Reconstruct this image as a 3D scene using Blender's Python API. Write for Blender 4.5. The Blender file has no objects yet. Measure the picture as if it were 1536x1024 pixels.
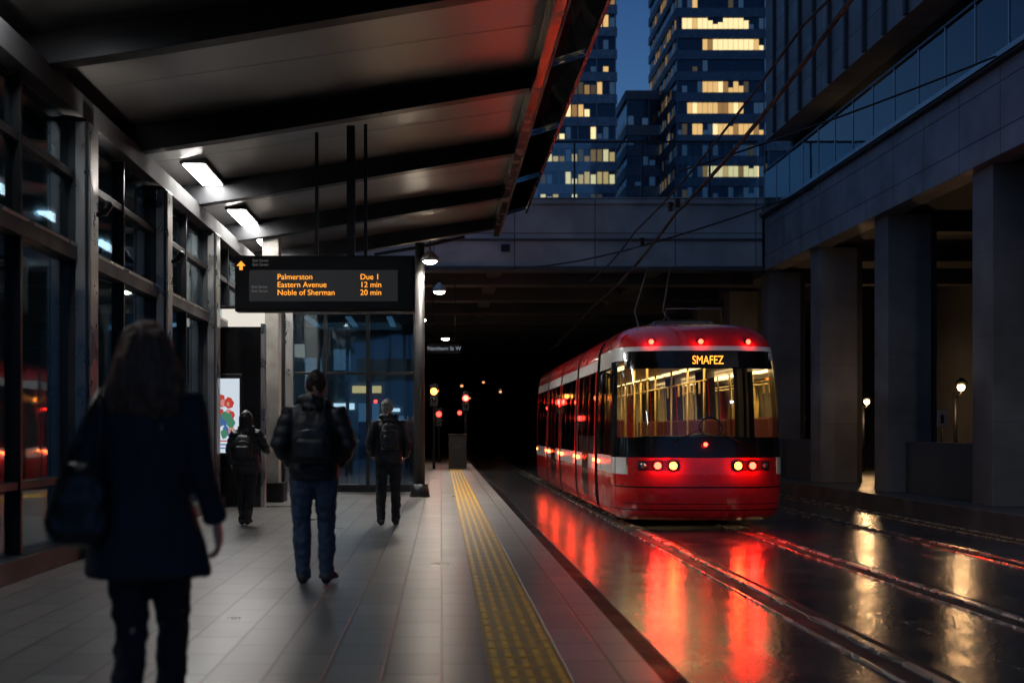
import bpy, math, random
from mathutils import Vector, Matrix, noise
random.seed(7)
C=bpy.context; D=bpy.data; COL=C.scene.collection
R=math.radians
# ---------------------------------------------------------------- materials
def newmat(name):
    m=D.materials.new(name); m.use_nodes=True; t=m.node_tree; t.nodes.clear()
    out=t.nodes.new('ShaderNodeOutputMaterial'); return m,t,out
def N(t,ty,**k):
    n=t.nodes.new(ty)
    for a,b in k.items(): setattr(n,a,b)
    return n
def coords(t,axis='XY',sc=(1,1,1)):
    tc=N(t,'ShaderNodeTexCoord'); src=tc.outputs['Object']
    if axis!='XY':
        s=N(t,'ShaderNodeSeparateXYZ'); c=N(t,'ShaderNodeCombineXYZ'); t.links.new(src,s.inputs[0])
        a={'XZ':(0,2,1),'YZ':(1,2,0),'YX':(1,0,2)}[axis]
        for i in range(3): t.links.new(s.outputs[a[i]],c.inputs[i])
        src=c.outputs[0]
    mp=N(t,'ShaderNodeMapping'); mp.inputs['Scale'].default_value=sc
    t.links.new(src,mp.inputs[0]); return mp.outputs[0]
def ramp(t,src,a,b,p0=0.3,p1=0.7):
    r=N(t,'ShaderNodeMapRange'); r.inputs[1].default_value=p0; r.inputs[2].default_value=p1
    r.inputs[3].default_value=a; r.inputs[4].default_value=b; t.links.new(src,r.inputs[0]); return r.outputs[0]
def mat(name,col,rough=.6,metal=0,var=.3,ns=2.,bump=.15,bs=30,rvar=.12,emit=None,es=0,coat=0,sc=(1,1,1),bd=.01):
    if name in D.materials: return D.materials[name]
    m,t,out=newmat(name); b=N(t,'ShaderNodeBsdfPrincipled'); t.links.new(b.outputs[0],out.inputs[0])
    co=coords(t,'XY',sc)
    n=N(t,'ShaderNodeTexNoise'); n.inputs['Scale'].default_value=ns; n.inputs['Detail'].default_value=5; t.links.new(co,n.inputs['Vector'])
    f=ramp(t,n.outputs[0],1-var,1+var)
    mx=N(t,'ShaderNodeVectorMath',operation='SCALE'); mx.inputs[0].default_value=col[:3]; t.links.new(f,mx.inputs['Scale'])
    t.links.new(mx.outputs[0],b.inputs['Base Color'])
    t.links.new(ramp(t,n.outputs[0],max(.02,rough-rvar),min(1,rough+rvar)),b.inputs['Roughness'])
    b.inputs['Metallic'].default_value=metal
    if coat: b.inputs['Coat Weight'].default_value=coat; b.inputs['Coat Roughness'].default_value=.06
    if bump:
        n2=N(t,'ShaderNodeTexNoise'); n2.inputs['Scale'].default_value=bs; n2.inputs['Detail'].default_value=4; t.links.new(co,n2.inputs['Vector'])
        bp=N(t,'ShaderNodeBump'); bp.inputs['Strength'].default_value=bump; bp.inputs['Distance'].default_value=bd
        t.links.new(n2.outputs[0],bp.inputs['Height']); t.links.new(bp.outputs[0],b.inputs['Normal'])
    if emit:
        b.inputs['Emission Color'].default_value=(*emit,1); b.inputs['Emission Strength'].default_value=es
    return m
def emi(name,col,s):
    if name in D.materials: return D.materials[name]
    m,t,out=newmat(name); e=N(t,'ShaderNodeEmission'); e.inputs[0].default_value=(*col,1); e.inputs[1].default_value=s
    t.links.new(e.outputs[0],out.inputs[0]); return m
def glass(name,tint,base=.06,k=1.0,rough=.03,rcol=(1,1,1)):
    m,t,out=newmat(name)
    tr=N(t,'ShaderNodeBsdfTransparent'); tr.inputs[0].default_value=(*tint,1)
    g=N(t,'ShaderNodeBsdfGlossy'); g.inputs['Roughness'].default_value=rough; g.inputs[0].default_value=(*rcol,1)
    co=coords(t); n=N(t,'ShaderNodeTexNoise'); n.inputs['Scale'].default_value=.8; t.links.new(co,n.inputs['Vector'])
    bp=N(t,'ShaderNodeBump'); bp.inputs['Strength'].default_value=.08; bp.inputs['Distance'].default_value=.05; t.links.new(n.outputs[0],bp.inputs['Height']); t.links.new(bp.outputs[0],g.inputs['Normal'])
    fr=N(t,'ShaderNodeFresnel'); fr.inputs[0].default_value=1.5
    ma=N(t,'ShaderNodeMath',operation='MULTIPLY_ADD'); ma.inputs[1].default_value=k; ma.inputs[2].default_value=base; ma.use_clamp=True
    t.links.new(fr.outputs[0],ma.inputs[0])
    mx=N(t,'ShaderNodeMixShader'); t.links.new(ma.outputs[0],mx.inputs[0]); t.links.new(tr.outputs[0],mx.inputs[1]); t.links.new(g.outputs[0],mx.inputs[2])
    t.links.new(mx.outputs[0],out.inputs[0]); return m
def tiles(name,c1,c2,mort,bw,rh,ms,axis='XY',r0=.3,r1=.6,rs=.8,bump=.3,fine=60,fb=.15,offs=.5,rp=(.4,.6),spec=.5,dirt=.5,det=4):
    m,t,out=newmat(name); b=N(t,'ShaderNodeBsdfPrincipled'); t.links.new(b.outputs[0],out.inputs[0])
    co=coords(t,axis)
    br=N(t,'ShaderNodeTexBrick'); br.offset=offs; t.links.new(co,br.inputs['Vector'])
    for nm,v in (('Color1',(*c1,1)),('Color2',(*c2,1)),('Mortar',(*mort,1))): br.inputs[nm].default_value=v
    for nm,v in (('Scale',1),('Mortar Size',ms),('Mortar Smooth',.3),('Bias',0),('Brick Width',bw),('Row Height',rh)): br.inputs[nm].default_value=v
    n=N(t,'ShaderNodeTexNoise'); n.inputs['Scale'].default_value=rs; n.inputs['Detail'].default_value=det; t.links.new(co,n.inputs['Vector'])
    f=ramp(t,n.outputs[0],1-dirt,1+dirt*.6)
    mx=N(t,'ShaderNodeVectorMath',operation='SCALE'); t.links.new(br.outputs[0],mx.inputs[0]); t.links.new(f,mx.inputs['Scale'])
    t.links.new(mx.outputs[0],b.inputs['Base Color'])
    n3=N(t,'ShaderNodeTexNoise'); n3.inputs['Scale'].default_value=rs*1.7; n3.inputs['Detail'].default_value=det; t.links.new(co,n3.inputs['Vector'])
    t.links.new(ramp(t,n3.outputs[0],r0,r1,*rp),b.inputs['Roughness'])
    b.inputs['Specular IOR Level'].default_value=spec
    b2=N(t,'ShaderNodeBump'); b2.invert=True; b2.inputs['Strength'].default_value=bump; b2.inputs['Distance'].default_value=.01
    if fb:
        n2=N(t,'ShaderNodeTexNoise'); n2.inputs['Scale'].default_value=fine; n2.inputs['Detail'].default_value=1; t.links.new(co,n2.inputs['Vector'])
        b1=N(t,'ShaderNodeBump'); b1.inputs['Strength'].default_value=fb; b1.inputs['Distance'].default_value=.01; t.links.new(n2.outputs[0],b1.inputs['Height'])
        t.links.new(b1.outputs[0],b2.inputs['Normal'])
    t.links.new(br.outputs['Fac'],b2.inputs['Height']); t.links.new(b2.outputs[0],b.inputs['Normal'])
    return m
# ---------------------------------------------------------------- mesh builder
class MB:
    def __init__(s,o=(0,0,0)):
        s.o=Vector(o); s.v=[]; s.f=[]; s.mi=[]; s.mats=[]; s.sm=[]
    def m(s,mt):
        if mt not in s.mats: s.mats.append(mt)
        return s.mats.index(mt)
    def add(s,vs,fs,mt,smooth=False):
        b=len(s.v); s.v+= [Vector(v)-s.o for v in vs]; i=s.m(mt)
        for f in fs: s.f.append([b+k for k in f]); s.mi.append(i); s.sm.append(smooth)
    def box(s,x0,x1,y0,y1,z0,z1,mt):
        vs=[(x,y,z) for z in (z0,z1) for y in (y0,y1) for x in (x0,x1)]
        s.add(vs,[(0,2,3,1),(4,5,7,6),(0,1,5,4),(2,6,7,3),(0,4,6,2),(1,3,7,5)],mt); return s
    def quad(s,a,b,c,d,mt): s.add([a,b,c,d],[(0,1,2,3)],mt); return s
    def prism(s,poly,y0,y1,mt):
        n=len(poly); vs=[(x,y0,z) for x,z in poly]+[(x,y1,z) for x,z in poly]
        fs=[tuple(range(n)),tuple(range(2*n-1,n-1,-1))]+[(i,i+n,(i+1)%n+n,(i+1)%n) for i in range(n)]
        s.add(vs,fs,mt); return s
    def tube(s,pts,mt,seg=14,cap=.5):
        P=[Vector(p[0]) for p in pts]; vs=[];n=len(P)
        for i,p in enumerate(pts):
            t=(P[min(i+1,n-1)]-P[max(i-1,0)]).normalized()
            X=Vector((1,0,0)) if abs(t.x)<.9 else Vector((0,1,0))
            u=(X-X.dot(t)*t).normalized(); w=t.cross(u)
            rx=p[1]; ry=p[2] if len(p)>2 else p[1]
            for k in range(seg):
                a=2*math.pi*k/seg; vs.append(P[i]+u*rx*math.cos(a)+w*ry*math.sin(a))
            if i==0: t0=t; r0=min(rx,ry)
            if i==n-1: t1=t; r1=min(rx,ry)
        fs=[(i*seg+k,i*seg+(k+1)%seg,(i+1)*seg+(k+1)%seg,(i+1)*seg+k) for i in range(n-1) for k in range(seg)]
        a=len(vs); vs.append(P[0]-t0*r0*cap); vs.append(P[-1]+t1*r1*cap)
        fs+=[(a,(k+1)%seg,k) for k in range(seg)]+[(a+1,(n-1)*seg+k,(n-1)*seg+(k+1)%seg) for k in range(seg)]
        s.add(vs,fs,mt,True); return s
    def cyl(s,p0,p1,r,mt,seg=14,r1=None): return s.tube([(p0,r),(p1,r if r1 is None else r1)],mt,seg,0)
    def ball(s,c,rx,ry,rz,mt,seg=16):
        c=Vector(c); pts=[]
        for i in range(1,12):
            a=math.pi*i/12; pts.append((c+Vector((0,0,-rz*math.cos(a))),rx*math.sin(a),ry*math.sin(a)))
        return s.tube(pts,mt,seg,.15)
    def mesh(s,name):
        me=D.meshes.new(name); me.from_pydata([tuple(v) for v in s.v],[],s.f)
        for mt in s.mats: me.materials.append(mt)
        me.polygons.foreach_set('material_index',s.mi); me.polygons.foreach_set('use_smooth',s.sm); me.update(); return me
    def obj(s,name,parent=None,label=None,cat=None,group=None,kind=None,bevel=0):
        ob=D.objects.new(name,s.mesh(name)); COL.objects.link(ob)
        if parent is None: ob.location=s.o
        else: ob.parent=parent
        tag(ob,label,cat,group,kind)
        if bevel:
            b=ob.modifiers.new('bevel','BEVEL'); b.width=bevel; b.segments=2; b.limit_method='ANGLE'
        return ob
def each(parent,o,name,boxes,mt,bevel=0):
    for q in boxes: MB(o).box(*q,mt).obj(name,parent,bevel=bevel)
def tag(ob,label=None,cat=None,group=None,kind=None):
    for k,v in (('label',label),('category',cat),('group',group),('kind',kind)):
        if v: ob[k]=v
def empty(name,loc,label,cat,group=None,kind=None):
    e=D.objects.new(name,None); e.location=loc; e.empty_display_size=.3; COL.objects.link(e); tag(e,label,cat,group,kind); return e
def lamp(name,typ,loc,power,col,parent,rel,**k):
    l=D.lights.new(name,typ); l.energy=power; l.color=col
    rot=k.pop('rot',None)
    for a,b in k.items(): setattr(l,a,b)
    o=D.objects.new(name,l); COL.objects.link(o); o.location=Vector(loc)-(Vector(rel) if parent else Vector((0,0,0)))
    if parent: o.parent=parent
    if rot: o.rotation_euler=rot
    return o
def copytree(root,loc,label=None):
    n=root.copy(); COL.objects.link(n); n.location=loc
    if label: n['label']=label
    def rec(a,b):
        for c in list(a.children):
            d=c.copy(); COL.objects.link(d); d.parent=b; rec(c,d)
    rec(root,n); return n
def text(body,size,loc,mt,parent,o,name,align='LEFT',ext=.002,rotz=0,sx=1.0):
    cu=D.curves.new('t','FONT'); cu.body=body; cu.size=size; cu.extrude=ext; cu.align_x=align
    ob=D.objects.new('t',cu); COL.objects.link(ob); dg=C.evaluated_depsgraph_get()
    me=D.meshes.new_from_object(ob.evaluated_get(dg)); D.objects.remove(ob)
    M=Matrix.Translation(Vector(loc)-Vector(o))@Matrix.Rotation(rotz,4,'Z')@Matrix.Rotation(R(90),4,'X')@Matrix.Diagonal((sx,1,1,1))
    me.transform(M); me.materials.clear(); me.materials.append(mt)
    r=D.objects.new(name,me); COL.objects.link(r); r.parent=parent; return r
# ---------------------------------------------------------------- palette
M_road=tiles('wet_road_slabs',(.028,.032,.038),(.044,.048,.055),(.005,.005,.006),1.5,.8,.014,r0=.12,r1=.27,rs=.9,bump=.8,fine=22,fb=.30,dirt=.3,rp=(.2,.8),spec=1.0,det=2)
M_ground=mat('asphalt_ground',(.03,.03,.032),.7)
M_plat=tiles('granite_platform_tiles',(.115,.110,.104),(.185,.176,.165),(.018,.017,.016),.62,.31,.009,axis='YX',r0=.27,r1=.31,rs=.5,bump=1.0,fine=24,fb=0,dirt=.05,rp=(.2,.8),spec=.9,det=1)
M_edge=tiles('edge_paving',(.22,.205,.19),(.30,.28,.26),(.035,.032,.03),.6,.47,.010,axis='YX',r0=.30,r1=.36,rs=.5,bump=1.0,fine=24,fb=0,offs=0,dirt=.06,rp=(.2,.8),spec=.8,det=1)
M_tact=mat('tactile_yellow',(.75,.43,.05),.42,var=.4,ns=9,bump=.2,bs=60)
M_tactb=mat('tactile_base',(.34,.20,.04),.5,var=.45,ns=6,bump=.2,bs=60)
M_rail=mat('steel_rail',(.75,.70,.66),.26,1,var=.2,ns=3,bump=.0)
M_rut=mat('rail_groove',(.005,.005,.005),.6)
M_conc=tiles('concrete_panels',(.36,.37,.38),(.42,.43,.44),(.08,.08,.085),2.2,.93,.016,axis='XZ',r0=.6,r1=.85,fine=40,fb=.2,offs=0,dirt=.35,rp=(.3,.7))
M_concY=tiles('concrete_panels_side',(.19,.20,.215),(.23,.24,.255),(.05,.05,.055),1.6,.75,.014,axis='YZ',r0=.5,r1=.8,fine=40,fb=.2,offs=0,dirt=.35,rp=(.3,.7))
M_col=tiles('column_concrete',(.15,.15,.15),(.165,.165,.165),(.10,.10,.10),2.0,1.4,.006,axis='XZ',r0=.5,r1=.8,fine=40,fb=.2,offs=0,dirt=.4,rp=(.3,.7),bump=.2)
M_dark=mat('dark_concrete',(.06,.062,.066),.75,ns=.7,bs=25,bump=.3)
M_black=mat('black_metal',(.016,.017,.019),.38,.6,bump=.05)
M_board=mat('board_black',(.010,.010,.011),.6,bump=.03)
M_steel=mat('painted_grey_steel',(.045,.047,.05),.45,.5,bump=.05)
M_head=mat('header_paint',(.014,.014,.015),.85,0,bump=.05)
M_alu=mat('brushed_aluminium',(.36,.35,.34),.33,1,var=.12,ns=3,bump=0)
M_soff=mat('soffit_metal',(.33,.315,.30),.33,.9,var=.05,ns=.7,bump=0,sc=(1,.3,1),rvar=.03)
M_fas=mat('fascia_metal',(.10,.09,.09),.22,.9,bump=.03)
G_stat=glass('station_glass',(.6,.70,.74),base=.04,k=.8,rcol=(.8,.93,1))
G_clear=glass('railing_glass',(.75,.85,.9),base=.04,k=1)
G_pav=glass('pavilion_glass',(.55,.66,.72),base=.12,k=1.2,rcol=(.8,.93,1))
G_tram=glass('tram_glass',(.62,.60,.55),base=.03,k=1)
G_side=glass('tram_side_glass',(.35,.32,.3),base=.12,k=1.2)
M_red=mat('red_tram_paint',(.74,.010,.014),.28,0,var=.06,bump=0,coat=1,rvar=.03)
M_white=mat('white_tram_paint',(.86,.84,.82),.3,0,var=.05,bump=0,coat=.8,rvar=.03)
M_gloss=mat('black_gloss',(.006,.006,.007),.12,0,bump=0,rvar=.03)
M_rub=mat('bellows_rubber',(.012,.012,.013),.7)
E_red=emi('red_lamp',(1,.02,.01),30); E_orange=emi('orange_lamp',(1,.12,.015),26)
E_amber=emi('amber_led',(1,.36,.04),1.5)
E_panel=emi('ceiling_panel_light',(1,.97,.93),85); E_panel_added=emi('added_ceiling_panel_light',(.95,.97,1),22); E_bulb=emi('warm_bulb',(1,.86,.66),60); E_warm=emi('interior_strip',(1,.72,.32),4.2)
M_wallin=mat('interior_wall',(.09,.13,.145),.5)
M_seat=mat('seat_fabric',(.10,.02,.02),.8); M_dseat=mat('driver_seat_fabric',(.03,.022,.018),.9)
M_pole=mat('yellow_pole',(.55,.40,.12),.3,.3)
M_cream=mat('tram_lining',(.45,.40,.28),.5)
# ---------------------------------------------------------------- camera & world
cam=D.cameras.new('camera'); co=D.objects.new('camera',cam); COL.objects.link(co); C.scene.camera=co
co.location=(0,0,1.55); co.rotation_euler=(R(90),0,0); cam.lens=45; cam.sensor_width=36
cam.shift_x=.069; cam.shift_y=.0866; cam.clip_end=2000; cam.clip_start=.05
cam.dof.use_dof=True; cam.dof.focus_distance=20.0; cam.dof.aperture_fstop=1.7
w=D.worlds.new('World'); C.scene.world=w; w.use_nodes=True; t=w.node_tree; t.nodes.clear()
wo=N(t,'ShaderNodeOutputWorld'); bg=N(t,'ShaderNodeBackground'); t.links.new(bg.outputs[0],wo.inputs[0])
tc=N(t,'ShaderNodeTexCoord'); sp=N(t,'ShaderNodeSeparateXYZ'); t.links.new(tc.outputs['Generated'],sp.inputs[0])
cr=N(t,'ShaderNodeValToRGB'); t.links.new(sp.outputs[2],cr.inputs[0]); t.links.new(cr.outputs[0],bg.inputs[0])
cr.color_ramp.elements[0].position=0; cr.color_ramp.elements[0].color=(.020,.045,.10,1)
cr.color_ramp.elements[1].position=.6; cr.color_ramp.elements[1].color=(.070,.125,.235,1)
e=cr.color_ramp.elements.new(.08); e.color=(.030,.07,.16,1)
e=cr.color_ramp.elements.new(.19); e.color=(.056,.150,.33,1)
e=cr.color_ramp.elements.new(.34); e.color=(.024,.074,.205,1)
bg.inputs[1].default_value=1.0
sc=C.scene; sc.view_settings.view_transform='Standard'; sc.view_settings.look='None'; sc.view_settings.exposure=0
# ---------------------------------------------------------------- ground
MB().box(-500,500,-100,900,-.5,-.004,M_ground).obj('ground',kind='structure')
MB().box(1.15,8.5,-6,130,-.2,.0,M_road).obj('road',kind='structure')
MB().box(-14,.26,-6,130,-.2,.25,M_plat).obj('platform_pavement',kind='structure')
MB().box(.68,1.15,-6,130,-.2,.254,M_edge).obj('platform_edge_pavement',kind='structure',bevel=.008)
MB().box(8.5,34,-6,130,-.2,.3,mat('wet_far_paving',(.07,.07,.072),.4,ns=2,bs=40,bump=.2)).obj('far_pavement',kind='structure',bevel=.01)
b=MB((.48,0,.25)); b.box(.26,.68,-6,60,.05,.252,M_tactb)
y=-2.
while y<58:
    for k in range(5):
        x=.302+k*.084; b.box(x-.018,x+.018,y+.012,y+.278,.252,.2585,M_tact)
    y+=.3
b.obj('tactile_paving',label='yellow ribbed tactile strip along platform edge',cat='tactile paving',bevel=.002)
b=MB((1.3,0,0)); b.box(1.17,1.52,-6,60,0,.006,M_rut)
y=4
while y<45:
    b.box(1.19,1.50,y,y+.02,.006,.016,M_black); y+=.06
b.obj('drain_channel',label='dark ribbed drain channel below platform edge',cat='drain')
def track(xl,xr,lab):
    e=empty('tram_track',((xl+xr)/2,0,0),lab,'tram track','tram tracks in the roadway')
    for x in (xl,xr):
        b=MB((( xl+xr)/2,0,0)); b.box(x-.025,x+.04,-6,120,.0,.026,M_rail); b.box(x-.20,x-.025,-6,120,0,.006,M_rut); b.box(x+.04,x+.15,-6,120,0,.005,M_rut); b.box(x-.22,x-.20,-6,120,0,.014,M_rail)
        b.obj('rail',e,bevel=.006)
track(3.05,4.72,'shiny steel tram track set in wet paving'); track(6.75,8.1,'steel tram track beside the dark kerb')
# ---------------------------------------------------------------- station facade (left)
o=(-3.8,13,.25); st=empty('station_building',o,'dark glass station facade with grey metal columns','station building')
cols=[5.7,9.4,13.1,16.8,20.5,24.2]
for y in cols:
    b=MB(o); b.box(-3.95,-3.62,y,y+.34,.25,4.72,M_steel); b.box(-3.62,-3.595,y+.02,y+.32,.27,4.7,M_alu); b.box(-3.74,-3.64,y-.02,y,.27,4.7,M_alu)
    b.box(-3.98,-3.55,y-.06,y+.40,.25,.42,M_steel); b.obj('column',st,bevel=.006)
b=MB(o); b.box(-4.08,-3.66,0,27,4.74,4.98,M_head); b.obj('header_beam',st,bevel=.006)
ys=[2.0]+cols+[27.0]
for i in range(len(ys)-1):
    a=ys[i]+.345; c=ys[i+1]-.005
    b=MB(o)
    b.box(-3.90,-3.64,a,c,.25,.44,M_steel)
    b.box(-3.88,-3.76,a,c,1.02,1.09,M_steel); b.box(-3.90,-3.72,a,c,3.28,3.46,M_steel); b.box(-3.72,-3.715,a,c,3.42,3.45,M_alu); b.box(-3.88,-3.76,a,c,4.12,4.2,M_steel)
    y=a+(c-a)*.5; b.box(-3.885,-3.745,y-.03,y+.03,.44,4.72,M_black)
    b.obj('window_frame',st,bevel=.004)
    MB(o).box(-3.83,-3.818,a,c,.44,4.73,G_stat).obj('window_pane',st)
each(st,o,'interior_wall',[(-9.2,-9,-2,27,.25,5.2),(-9,-3.9,26.9,27.05,.25,5.0)],M_wallin)
MB(o).box(-9,-4.1,-2,27,5.0,5.2,M_dark).obj('interior_ceiling',st)
E_teal=emi('shop_light',(.5,.78,1),3.0); E_or=emi('orange_strip',(1,.4,.1),3.2); E_rd=emi('red_dot',(1,.05,.03),10); E_shop=emi('warm_shop_window',(1,.6,.28),.30)
each(st,o,'shop_light',[(-8.98,-8.9,y,y+l,z,z+h) for y,z,l,h in ((10,2.35,.5,.12),(11,2.3,.9,.16),(13.4,2.4,.9,.14),(15.5,2.2,.5,.3),(17,2.3,.5,.2),(19,2.4,1.4,.2),(22,2.3,1.2,.16),(24.5,2.2,1,.3))],E_teal)
each(st,o,'shop_window',[(-8.99,-8.93,y,y+1.5,.9,2.1) for y in (10.2,14.2,18,23)],E_shop)
each(st,o,'orange_strip_light',[(-8.98,-8.92,y,y+1.7,3.05,3.09) for y in (9.5,11.9,14,18,22)],E_or)
each(st,o,'red_signal_dot',[(-8.9,-8.85,y,y+.1,2.0,2.1) for y in (11.5,13.0,16.2,19)],E_rd)
each(st,o,'tube_light',[(-6.3,-6.1,y,y+1.6,4.93,4.97) for y in (8,11,14,17,20,23)],emi('office_tube',(.9,.95,1),10))
each(st,o,'wall_pillar',[(-9,-8.7,y,y+.35,.25,5) for y in (8.6,12.6,16.6,20.8)],M_dark)
each(st,o,'ticket_counter',[(-6.4,-5.9,y,y+1.6,.25,1.1) for y in (9,12.5,16,19.5)],M_black,.02)
each(st,o,'counter_screen',[(-6.35,-5.95,y+.2,y+.8,1.1,1.65) for y in (9,12.5,16,19.5)],M_wallin,.02)
for y in (9,15,21): lamp('hall_fill','SPOT',(-8.0,y,4.85),420,(.55,.85,1),st,o,spot_size=R(100),spot_blend=1,shadow_soft_size=.4,rot=(0,R(-25),0))  # added teal fill without fixture, stands in for bluish reflections in the glass
# ---------------------------------------------------------------- canopy
o=(-1.5,15,5.0); ca=empty('station_canopy',o,'dark steel platform canopy with metal soffit panels','canopy')
def zb(x): return 4.90+.145*(x+4.15)
raft=[4.5,8.2,11.9,15.6,19.3,23.0,26.5]
for y in raft:
    MB(o).prism([(-4.3,zb(-4.3)-.02),(-2.6,zb(-2.6)-.02),(1.08,zb(1.08)+.06),(1.08,zb(1.08)+.34),(-4.3,zb(-4.3)+.34)],y,y+.22,M_black).obj('rafter',ca,bevel=.006)
for i in range(len(raft)-1):
    a=raft[i]+.22; c=raft[i+1]; n=2; s=(c-a)/n
    for k in range(n):
        y0=a+k*s+.008; y1=a+(k+1)*s-.008
        MB(o).prism([(-4.25,zb(-4.25)+.29),(1.08,zb(1.08)+.29),(1.08,zb(1.08)+.325),(-4.25,zb(-4.25)+.325)],y0,y1,M_soff).obj('soffit_panel',ca)
MB(o).prism([(-4.6,zb(-4.6)+.345),(1.3,zb(1.3)+.345),(1.3,zb(1.3)+.44),(-4.6,zb(-4.6)+.44)],0,26.85,M_black).obj('roof',ca)
b=MB(o); b.box(1.085,1.20,0,26.9,5.62,6.09,M_fas); b.box(1.2,1.23,0,26.9,5.60,5.66,M_steel); b.obj('fascia',ca,bevel=.006)
for i in range(len(raft)-1):
    y0=raft[i]+.05;y1=raft[i+1]-.02
    MB(o).prism([(1.24,5.95),(1.78,6.12),(1.78,6.135),(1.24,5.965)],y0,y1,G_clear).obj('edge_glass',ca)
b=MB(o); b.prism([(1.76,6.10),(1.80,6.10),(1.80,6.16),(1.76,6.16)],0,26.9,M_fas); b.obj('edge_trim',ca)
MB(o).tube([((-3.95,2,4.55),.06),((-3.95,26.5,4.55),.06)],M_head,10,0).obj('drain_pipe',ca)
for mt,ys_ in ((E_panel,(18.5,22.2,25.2)),(E_panel_added,(10.1,6.4))):  # the two dimmer panels are added out of view to light people's backs
    o=(-3.44,ys_[0],5.22); cl=empty('ceiling_light',o,'lit white rectangular light panel under canopy soffit','ceiling light','ceiling lights under the canopy'); y=ys_[0]
    b=MB(o); b.box(-3.62,-3.26,y-.8,y+.78,5.235,5.30,M_black); b.obj('housing',cl,bevel=.004)
    b=MB(o); b.box(-3.58,-3.30,y-.76,y+.74,5.222,5.238,mt); b.obj('diffuser',cl)
    for y in ys_[1:]: copytree(cl,(-3.44,y,5.22))
for y,p in ((9.57,130),(13.27,110),(16.97,60)):
    o=(-3.55,y,3.9); e=empty('wall_uplight',o,'small metal uplight fixed on grey column','wall light','uplights on the columns')
    MB(o).tube([((-3.57,y,3.78),.03),((-3.5,y,3.80),.045),((-3.44,y,3.9),.05)],M_black,12).obj('lamp_body',e)
    lamp('lamp_glow','SPOT',(-3.42,y,3.96),p,(1,.93,.86),e,o,spot_size=R(100),spot_blend=.9,shadow_soft_size=.06,rot=(R(165),R(-25),0))
# ---------------------------------------------------------------- departure board
o=(-1.42,15.7,5.3); sg=empty('departure_board',o,'black hanging departure board with amber display text','information sign')
b=MB(o); b.box(-2.52,-.325,15.62,15.86,3.0,3.68,M_board); b.box(-2.50,-.345,15.60,15.62,3.02,3.66,M_board); b.obj('board_casing',sg,bevel=.01)
each(sg,o,'hanger',[(-1.16,-1.06,15.68,15.78,3.68,5.28),(-1.55,-1.51,15.7,15.75,3.68,5.2),(-.95,-.91,15.7,15.75,3.68,5.3)],M_black)
M_scr=mat('display_screen',(.03,.03,.032),.4,emit=(.5,.5,.5),es=.025,bump=0)
b=MB(o); b.box(-2.34,-.53,15.592,15.60,3.12,3.50,M_scr); b.obj('display_panel',sg)
for i,(s1,s2) in enumerate((('Palmerston','Due 1'),('Eastern Avenue','12 min'),('Noble of Sherman','20 min'))):
    z=3.385-i*.095
    text(s1,.095,(-2.0,15.588,z),E_amber,sg,o,'display_text'); text(s2,.095,(-.99,15.588,z),E_amber,sg,o,'display_text')
b=MB(o); x=-2.44; z=3.55
b.add([(x-.055,15.59,z),(x,15.59,z+.06),(x+.055,15.59,z),(x+.02,15.59,z),(x+.02,15.59,z-.05),(x-.02,15.59,z-.05),(x-.02,15.59,z)],[(0,6,3,2,1),(6,5,4,3)],E_amber); b.obj('arrow_symbol',sg)
dw=mat('dim_white_print',(.3,.3,.3),.5,emit=(1,1,1),es=.08)
for i in range(4): text('Exit Street',.045,(-2.30,15.586,3.60-i*.05) if i<2 else (-2.31,15.586,3.38-i*.05),dw,sg,o,'small_text')
# ---------------------------------------------------------------- lamp post & pendant lamps
o=(-.42,25,.25); lp=empty('lamp_post',o,'slim dark steel post with horizontal arm on platform','lamp post')
b=MB(o); b.cyl((-.42,25,.25),(-.42,25,.5),.20,M_black,20,.16); b.cyl((-.42,25,.5),(-.42,25,5.2),.10,M_board,16,.09); b.obj('post',lp)
b=MB(o); b.tube([((-1.3,25,4.98),.03),((-.42,25,5.12),.035),((.45,25,5.32),.03)],M_black,10); b.obj('arm',lp)
def pendant(loc,hang,lab='white glowing dome lamp hanging on thin rod'):
    x,y,z=loc; e=empty('pendant_lamp',loc,lab,'hanging lamp','pendant lamps above the platform')
    b=MB(loc); b.tube([((x,y,z+.03),.18),((x,y,z+.08),.17),((x,y,z+.17),.08),((x,y,z+.22),.03)],M_alu,16); b.cyl((x,y,z+.2),(x,y,z+hang),.015,M_black,8); b.obj('lamp_shade',e)
    b=MB(loc); b.ball((x,y,z+.01),.135,.135,.06,E_bulb,14); b.obj('bulb',e)
    lamp('lamp_glow','SPOT',(x,y,z-.06),600,(1,.90,.78),e,loc,spot_size=R(160),spot_blend=.5,shadow_soft_size=.08)
    return e
p1=pendant((-.22,24.7,4.8),.40); copytree(p1,(-.05,30.6,4.85)); copytree(p1,(-.6,39,4.9)); copytree(p1,(.15,47,4.9))
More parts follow.
